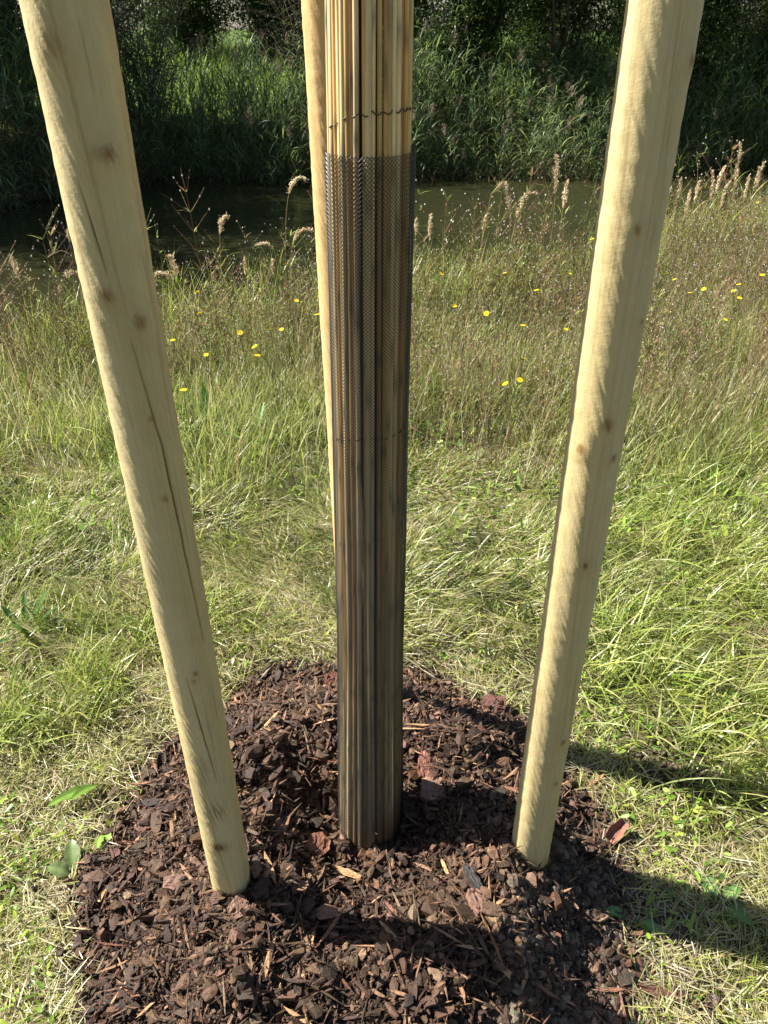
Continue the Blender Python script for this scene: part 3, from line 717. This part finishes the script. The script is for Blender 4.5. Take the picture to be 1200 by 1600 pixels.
# ------------------------------------------------------------------ tall grass stalks with seed heads
def stalk(px, py, d, droop, hl, label, fat=1.0, g="seeding grass stalks on the river bank", lean=0):
    tip = at_y(px, py, d); gz = float(ground_z(tip[0], d))
    bx = tip[0] - droop * .16 + lean; base = np.array((bx, d + rg.uniform(-.04, .04), gz))
    t = np.linspace(0, 1, 14)
    hgt = tip[2] - gz
    peak = hgt * (1 + .05 * abs(droop))
    X = bx + (tip[0] - bx) * t ** 2.6; Y = base[1] + (tip[1] - base[1]) * t
    Zc = gz + peak * np.sin(np.minimum(t * 1.12, 1.12) * math.pi / 2 * (1 if abs(droop) > .3 else .9)); Zc = gz + (Zc - gz) / (Zc[-1] - gz) * hgt
    P = np.stack([X, Y, Zc], -1); O = np.array((bx, d, gz))
    fat = fat * 1.25; root = empty("seeding_grass", O)
    b = Bag(); V, fs = tube(P, np.linspace(.0022, .001, 14), 5); b.add(V, fs, (.36, .3, .13)); b.build("stem", M_dry, root, True, O)
    b = Bag(); n = int(170 * fat)
    cum = np.concatenate([[0], np.cumsum(np.linalg.norm(np.diff(P, axis=0), axis=1))]); tot = cum[-1]
    s = tot - hl * rg.random(n); C0 = np.stack([np.interp(s, cum, P[:, k]) for k in range(3)], -1)
    u = (tot - s) / hl; spread = .014 * fat * np.sin(math.pi * np.clip(u * .9 + .08, 0, 1)) + .002
    a = rg.uniform(0, TAU, n); C0 = C0 + np.stack([np.cos(a) * spread * rg.random(n), np.sin(a) * spread * rg.random(n), rg.normal(0, .004, n)], -1)
    hd = math.atan2(0, 1 if droop >= 0 else -1)
    az = np.where(rg.random(n) < .65, hd + rg.normal(0, .8, n), rg.uniform(0, TAU, n))
    b.add(*blades(C0, az, rg.uniform(.012, .024, n), rg.uniform(.003, .006, n), rg.uniform(.1, .9, n) + abs(droop) * .6, rg.uniform(0, .5, n), pal([(.66, .53, .34), (.74, .62, .42), (.55, .42, .26)], n, rg), 2))
    b.build("seed_head", M_dry, root, False, O)
    b = Bag(); k = 3; j = rg.integers(2, 8, k)
    b.add(*blades(P[j], rg.uniform(0, TAU, k), rg.uniform(.12, .25, k), np.full(k, .005), rg.uniform(.2, .6, k), rg.uniform(.6, 1.6, k), pal(G_yel + G_green, k, rg), 6))
    b.build("leaf", M_grass, root, False, O)
    return tag(root, label, "grass stalk", g)
stalk(478, 283, 4.9, 1, .16, "tallest drooping cream seed head just left of the rear stake", 1.2)
stalk(488, 362, 4.7, 1, .14, "drooping feathery seed head touching the rear stake's left edge", 1.1)
stalk(402, 384, 4.7, -1, .10, "thin seed head bending left, midway between left stake and wrap", .6)
stalk(357, 343, 4.6, .5, .13, "upright cream seed head over dark water between left stake and wrap", 1)
stalk(262, 400, 4.4, -.3, .13, "bushy seed head close to the right side of the left stake", 1.1)
stalk(243, 430, 4.3, -.8, .12, "left-drooping seed head touching the left stake's right side", 1)
stalk(382, 405, 4.6, 0, .09, "short narrow tan seed head standing upright over the bank", .8)
stalk(425, 408, 4.5, 0, .08, "small narrow seed head just left of the rear stake above the weeds", .6)
stalk(106, 362, 4.5, 0, .05, "small seed tuft touching the left stake's left side over the water", .7)
stalk(103, 430, 4.3, -.9, .08, "small drooping seed head at the left stake's left side by the near bank", .8)
stalk(18, 403, 4.4, -.2, .12, "narrow tan seed head nearest the photo's left edge", .9)
stalk(868, 243, 5.4, -.2, .22, "large fluffy cream seed head highest beside the right stake's left", 1.5)
stalk(778, 292, 5.2, -.7, .2, "fluffy forked seed head bending left over the river", 1.4)
stalk(838, 305, 5.2, .9, .22, "long arching seed head bending right toward the right stake", 1.3)
stalk(887, 282, 5.3, .1, .17, "seed head standing just below the large fluffy one by the right stake", 1.2)
stalk(672, 337, 5.2, 0, .15, "slender tan seed head just right of the wrap over the water", .9)
stalk(650, 343, 5.0, 0, .1, "thin pale seed head touching the wrap's right edge", .6)
stalk(762, 335, 5.0, .2, .1, "small upright seed head under the forked one", .7)
stalk(815, 312, 5.3, 0, .07, "tiny seed spike between the arching heads over the river", .5)
rr = np.random.default_rng(8)
for (px, py) in ((1053, 262), (1064, 280), (1093, 283), (1112, 268), (1132, 262), (1155, 225), (1150, 258), (1170, 275), (1186, 262), (1195, 255), (1140, 285), (1078, 300), (1028, 300), (1010, 288), (1048, 296)):
    stalk(px, py, rr.uniform(5.6, 6.4), rr.uniform(-.4, .5), rr.uniform(.12, .2), "tan seed head in the dense row right of the right stake", rr.uniform(.8, 1.2), "seed heads right of the right stake")

# ------------------------------------------------------------------ broad-leaved weeds and dry leaves
def broad(px, py, n, L, W, az0, spread, label, col=(.12, .2, .04), lean=(.7, 1.3), z=.01):
    p0 = at_z(px, py, z); p0[2] = float(ground_z(p0[0], p0[1])) + .004
    root = empty("broadleaf_weed", p0)
    for k in range(n):
        b = Bag(); seg = 8; t = np.linspace(0, 1, seg + 1)
        l = L * rg.uniform(.65, 1.1); a = az0 + rg.uniform(-spread, spread); ang = rg.uniform(*lean) + t * rg.uniform(.1, .6)
        hx = np.cumsum(np.sin(ang)) * l / seg; hzz = np.cumsum(np.cos(ang)) * l / seg
        wv = W * .5 * np.sin(math.pi * np.clip(t * .93 + .05, 0, 1)) ** .7 * (.15 + .85 * sstep(.05, .35, t)) * (1 + .1 * np.sin(t * 22 + k))
        cu = np.array((-1, -.5, 0, .5, 1))
        X = hx[:, None] * math.cos(a) - wv[:, None] * cu * math.sin(a); Y = hx[:, None] * math.sin(a) + wv[:, None] * cu * math.cos(a)
        Z = hzz[:, None] + np.abs(cu)[None] * wv[:, None] * .35 + .0015 * np.sin(t * 18 + k)[:, None] * np.abs(cu)
        V = np.stack([X, Y, Z], -1).reshape(-1, 3)
        i = (np.arange(seg) * 5)[:, None] + np.arange(4)[None]
        c = np.array(col) * rg.uniform(.8, 1.2); C = np.ones((seg + 1, 5, 3)) * c; C[:, 2] *= 1.5
        b.add(V, np.stack([i, i + 1, i + 6, i + 5], -1).reshape(-1, 4), C.reshape(-1, 3)); b.build("leaf", M_leaf, root, True)
    return tag(root, label, "weed", "broad-leaved weeds in the grass")
broad(160, 1222, 2, .13, .028, -2.2, .3, "bright narrow upright leaf at the heap's left edge, left of the left stake", (.16, .27, .04))
broad(118, 1372, 3, .07, .034, 2.6, .8, "pale green oval leaves flat on the turf left of the mulch", (.2, .27, .1))
broad(160, 1300, 3, .06, .02, -1.3, 1, "small bright leaves beside the mulch's left edge", (.2, .3, .06))
broad(40, 985, 11, .13, .02, 0, 3.14, "dark green strappy tuft at the photo's left edge", (.06, .14, .025), (.3, 1.2))
broad(1125, 1412, 6, .07, .03, 0, 3.14, "shaded broad-leaved weed right of the heap in the stake shadow", (.1, .2, .05), (.9, 1.4))
broad(985, 1430, 5, .06, .026, 0, 3.14, "shaded small weed at the heap's right edge below the shadow", (.1, .2, .05), (.8, 1.4))
broad(330, 680, 9, 0.26, .03, 0, 3.14, "bright green rosette between the left stake and the wrap", (.13, .25, .03), (.2, 1.2))
broad(395, 705, 8, 0.20, .028, 0, 3.14, "green leafy clump left of the rear stake", (.12, .23, .03), (.2, 1.3))
broad(668, 640, 9, 0.22, .026, 0, 3.14, "bright leafy clump just right of the wrap", (.14, .27, .03), (.2, 1.2))
broad(680, 690, 8, 0.20, .028, 0, 3.14, "darker leafy rosette right of the wrap below another clump", (.09, .18, .03), (.3, 1.3))
broad(1045, 535, 8, 0.27, .05, 0, 3.14, "large-leaved dark weed right of the right stake below the brown weeds", (.09, .18, .03), (.3, 1.2))
broad(1130, 1110, 5, .08, .024, 0, 3.14, "light green leafy weed in the long grass at far right", (.16, .28, .05), (.6, 1.3))
def dry_leaf(px, py, L, yaw, col, label):
    p0 = at_z(px, py, .05); p0[2] = float(ground_z(p0[0], p0[1])) + .045
    seg = 8; t = np.linspace(0, 1, seg + 1); wv = L * .22 * np.sin(math.pi * (t * .94 + .03)); cu = np.linspace(-1, 1, 5)
    X = (t - .5)[:, None] * L + 0 * cu; Y = wv[:, None] * cu; Z = .3 * wv[:, None] * cu ** 2 + .006 * np.sin(t * 5)[:, None]
    V = np.stack([X, Y, Z], -1).reshape(-1, 3); i = (np.arange(seg) * 5)[:, None] + np.arange(4)[None]
    o = mesh("dry_leaf", V, np.stack([i, i + 1, i + 6, i + 5], -1).reshape(-1, 4), M_dry, np.ones_like(V) * col, smooth=True)
    o.location = p0; o.rotation_euler = (.35, .1, yaw); return tag(o, label, "leaf", "fallen dry leaves")
dry_leaf(338, 709, .06, .15, (.6, .58, .5), "silvery dry leaf lying brightest in the grass right of the left stake")
dry_leaf(378, 755, .055, -.1, (.5, .48, .42), "grey dry leaf lower in the grass between left stake and wrap")
dry_leaf(306, 762, .05, .0, (.55, .52, .45), "small pale dry leaf touching the left stake's right side")
dry_leaf(430, 742, .05, .2, (.55, .54, .46), "pale dry leaf closest to the rear stake")

# ------------------------------------------------------------------ far bank: reeds, shrubs, trees
RC = [(.10, .17, .075), (.15, .22, .10), (.065, .11, .05), (.20, .27, .09), (.32, .38, .12)]
def reed_template(seed, plume, h=1.9):
    r_ = np.random.default_rng(seed); b = Bag()
    t = np.linspace(0, 1, 10); lx, ly = r_.normal(0, .42, 2); P = np.stack([lx * t ** 2, ly * t ** 2, h * t * (1 - .06 * t)], -1)
    V, fs = tube(P, np.linspace(.006, .003, 10), 3, False); b.add(V, fs, (.14, .15, .06))
    n = 15; s = np.linspace(.12, .97, n); B0 = np.stack([np.interp(s, t, P[:, k]) for k in range(3)], -1)
    c = pal(RC, n, r_); c[:3] = pal([(.28, .22, .12), (.2, .15, .09)], 3, r_)
    b.add(*blades(B0, r_.uniform(0, TAU, n), r_.uniform(.28, .55, n), r_.uniform(.016, .028, n), r_.uniform(.3, .8, n), r_.uniform(.5, 1.6, n), c, 5, None, r_.normal(0, .4, n)))
    if plume:
        n = 60; B0 = P[-1] + np.stack([r_.normal(0, .03, n) + .02, r_.normal(0, .03, n), r_.uniform(-.08, .14, n)], -1)
        b.add(*blades(B0, r_.normal(0, 1.2, n), r_.uniform(.05, .12, n), r_.uniform(.006, .012, n), r_.uniform(.3, 1.2, n), r_.uniform(.5, 1.2, n), pal([(.26, .18, .13), (.33, .25, .18), (.2, .13, .1)], n, r_), 2))
    return np.concatenate(b.V), {k: np.concatenate(f) for k, f in b.F.items()}, np.concatenate(b.C)
rt = [reed_template(s, s % 5 == 0) for s in range(15)]
rf = np.random.default_rng(12)
def reeds(n, xr, dr_, scl, name, label, temps=rt):
    x = rf.uniform(*xr, n); y = far_edge(x) + rf.uniform(*dr_, n)
    k = vn(x * .9, y * .9, 81) + .5 > rf.random(n); x, y = x[k], y[k]
    pos = np.stack([x, y, base_z(x, y) - .1], -1)
    b = instance_merge(temps, pos, rf.uniform(*scl, len(x)) * (.55 + .75 * fbm(x * .8, y * .8, 83, 3)) * 1.12, rf.uniform(0, TAU, len(x)), rf, .2)
    return tag(b.build(name, M_far), label, "reeds", kind="stuff")
reeds(3000, (.2, 13), (-.15, 3.0), (.4, .78), "reed_bed", "blue-green reeds with brown plumes leaning over the water, right of the wrap")
reeds(850, (-4.0, .2), (-.1, 2.0), (.3, .75), "reed_bed", "dark green reeds on the far bank between left stake and wrap")
reeds(1500, (-14, -3.8), (-.2, 3.2), (.6, 1.05), "reed_bed", "shaded brown-green reeds on the far bank left of the left stake")
# dry hanging litter along the waterline
b = Bag(); n = 9000; x = rf.uniform(-10, 10, n); y = far_edge(x) + rf.uniform(-.25, .5, n)
b.add(*blades(np.stack([x, y, base_z(x, y) + rf.uniform(.0, .5, n)], -1), rf.normal(-1.5, 1, n), rf.uniform(.2, .6, n), rf.uniform(.006, .014, n), rf.uniform(.4, 1.6, n), rf.uniform(.3, 1.6, n),
              pal([(.2, .15, .08), (.13, .1, .05), (.28, .22, .12), (.07, .1, .03), (.08, .12, .04)], n, rf), 5))
tag(b.build("bank_litter", M_far), "dry brown reed leaves hanging along the far waterline", "dead reeds", kind="stuff")
# sunlit meadow on the far side
b = Bag(); n = 26000; x = rf.uniform(-16, 16, n); y = rf.uniform(14.5, 34, n)
b.add(*blades(np.stack([x, y, base_z(x, y)], -1), rf.uniform(0, TAU, n), rf.uniform(.2, .6, n), rf.uniform(.012, .025, n), rf.uniform(0, .5, n), rf.uniform(.1, 1, n), pal([(.14, .22, .025), (.18, .26, .035), (.22, .28, .05), (.12, .2, .03)], n, rf), 3))
tag(b.build("far_meadow", M_far), "bright grass on the far meadow seen through the reeds", "grass", kind="stuff")

def shrub_meshes(seed, h, r, nl, cols, stems=9, low=.05, thin=.03):
    r_ = np.random.default_rng(seed); bs, bl = Bag(), Bag(); ends = []
    for k in range(stems):
        a = r_.uniform(0, TAU); sp = r_.uniform(.2, 1) * r; hh = h * r_.uniform(.6, 1)
        t = np.linspace(0, 1, 12); wob = r_.normal(0, .06, (12, 2)).cumsum(0) * .5
        P = np.stack([math.cos(a) * (sp * t ** 1.4 + .12) + wob[:, 0], math.sin(a) * (sp * t ** 1.4 + .12) + wob[:, 1], hh * t], -1)
        V, fs = tube(P, np.linspace(thin * r_.uniform(.7, 1.3), .006, 12), 6); bs.add(V, fs, (.1, .08, .055)); 
        for _ in range(14):
            j = r_.integers(1, 11); b2 = r_.uniform(0, TAU); L = r_.uniform(.35, .9)
            Q = P[j] + np.linspace(0, 1, 5)[:, None] * L * np.array((math.cos(b2), math.sin(b2), r_.uniform(.1, .9))) + r_.normal(0, .02, (5, 3))
            V, fs = tube(Q, np.linspace(.009, .003, 5), 3, False); bs.add(V, fs, (.1, .08, .055)); ends += [Q[-1], Q[3], Q[2]]
        ends += [P[-1], P[-3], P[-5]]
    ends = np.array(ends); ends = ends[ends[:, 2] > low * h]
    w_ = r_.random(len(ends)) ** 1.5 + .05; w_ /= w_.sum()
    c = ends[r_.choice(len(ends), nl, p=w_)] + r_.normal(0, .17, (nl, 3)) * np.array((1, 1, 1.1)); c[:, 2] = np.abs(c[:, 2])
    bl.add(*blades(c, r_.uniform(0, TAU, nl), r_.uniform(.06, .13, nl), r_.uniform(.018, .035, nl), r_.uniform(.3, 1.9, nl), r_.uniform(0, .8, nl), pal(cols, nl, r_, .25), 2, None, r_.normal(0, .6, nl)))
    return bs, bl
protos = []
for s in range(4):
    bs, bl = shrub_meshes(60 + s, 5.2 + s * .7, 1.9, 30000, [(.05, .085, .022), (.07, .11, .028), (.04, .07, .02), (.09, .13, .03)], low=.03)
    root = empty("willow_shrub", (0, 0, -50)); bs.build("stem", M_tbark, root, True); bl.build("foliage", M_far, root)
    protos.append(root)
used = [False] * 4
def plant(x, y, k, s, label, group="dark willow shrubs on the far bank"):
    o = protos[k]
    if used[k]:
        n_ = o.copy(); COL.objects.link(n_)
        for ch in list(o.children):
            c = ch.copy(); COL.objects.link(c); c.parent = n_
        o = n_
    used[k] = True
    o.location = (x, y, float(base_z(x, y)) - .05); o.rotation_euler = (0, 0, rf.uniform(0, TAU)); o.scale = (s, s, s)
    return tag(o, label, "shrub", group)
# behind the right-hand reeds
plant(1.3, 16.2, 0, 1.0, "dark willow shrub just right of the wrap behind the reeds")
plant(3.3, 16.6, 1, 1.0, "dark willow shrub midway between wrap and right stake behind the reeds")
plant(5.4, 16.3, 2, .95, "dark willow shrub behind the right stake's top")
plant(7.6, 16.9, 3, 1.0, "dark willow shrub at the photo's upper right corner")
plant(10, 16.8, 0, 1.05, "shrub beyond the right edge of the dark row")
# far left, near the water: throw the left water into shade
plant(-6.6, 11.9, 1, 1.0, "dark shrub overhanging the water left of the left stake")
plant(-8.3, 10.9, 2, 1.0, "dark shrub at the left edge of the river bend")
plant(-8.6, 13.4, 3, 1.1, "dark shrub behind the left bend's reeds")
plant(-10.8, 12.4, 0, 1.15, "farthest left shrub on the bend")
plant(-6.0, 14.4, 2, .8, "dark shrub beside the sunlit gap left of the wrap")
plant(-7.0, 15.6, 3, 1.0, "dark shrub behind the others left of the sunlit gap")
plant(-.6, 17.4, 1, .8, "dark shrub directly behind the wrap, closing the sunlit gap")
for k, (x, y) in enumerate([(-4.0, 14.4), (-1.2, 15.2)]):
    if k == 0:
        tb = empty("thin_bush", (0, 0, 0)); bs, bl = shrub_meshes(99, 3.2, 1.2, 1500, [(.05, .08, .025), (.09, .12, .03), (.12, .1, .04)], stems=22, thin=.012)
        bs.build("stem", M_tbark, tb, True); bl.build("foliage", M_far, tb); o = tb
    else:
        o = tb.copy(); COL.objects.link(o)
        for ch in list(tb.children):
            c = ch.copy(); COL.objects.link(c); c.parent = o
    o.location = (x, y, float(base_z(x, y))); o.rotation_euler = (0, 0, k * 1.7); o.scale = [rf.uniform(.8, 1.05)] * 3
    tag(o, "thin twiggy bush in front of the sunlit patch between left stake and wrap", "bush", "twiggy bushes before the sunlit meadow patch")
sh = "shrub or tree in the dark distant belt behind the meadow"
for k, (x, y, s) in enumerate([(-13, 24, 1.5), (-9.5, 30, 1.6), (-6, 31, 1.5), (-2.5, 30, 1.6), (1, 31, 1.5), (4.5, 28, 1.5), (8, 27, 1.6), (12, 27, 1.6), (16, 24, 1.7), (-17, 28, 1.8), (20, 30, 1.8),
                               (-3.2, 25, 1.2), (-.8, 25.5, 1.2), (-5.4, 25, 1.2), (3.5, 19.8, .95), (7, 20, 1.0), (10.5, 20.2, 1.0), (9, 31, 1.9), (2.5, 22.5, 1.1), (6.5, 23, 1.2), (10, 22.5, 1.2), (-4, 35, 1.7), (0, 36, 1.8), (-9, 36, 1.8)]):
    plant(x, y, k % 4, s, sh, "distant tree belt")
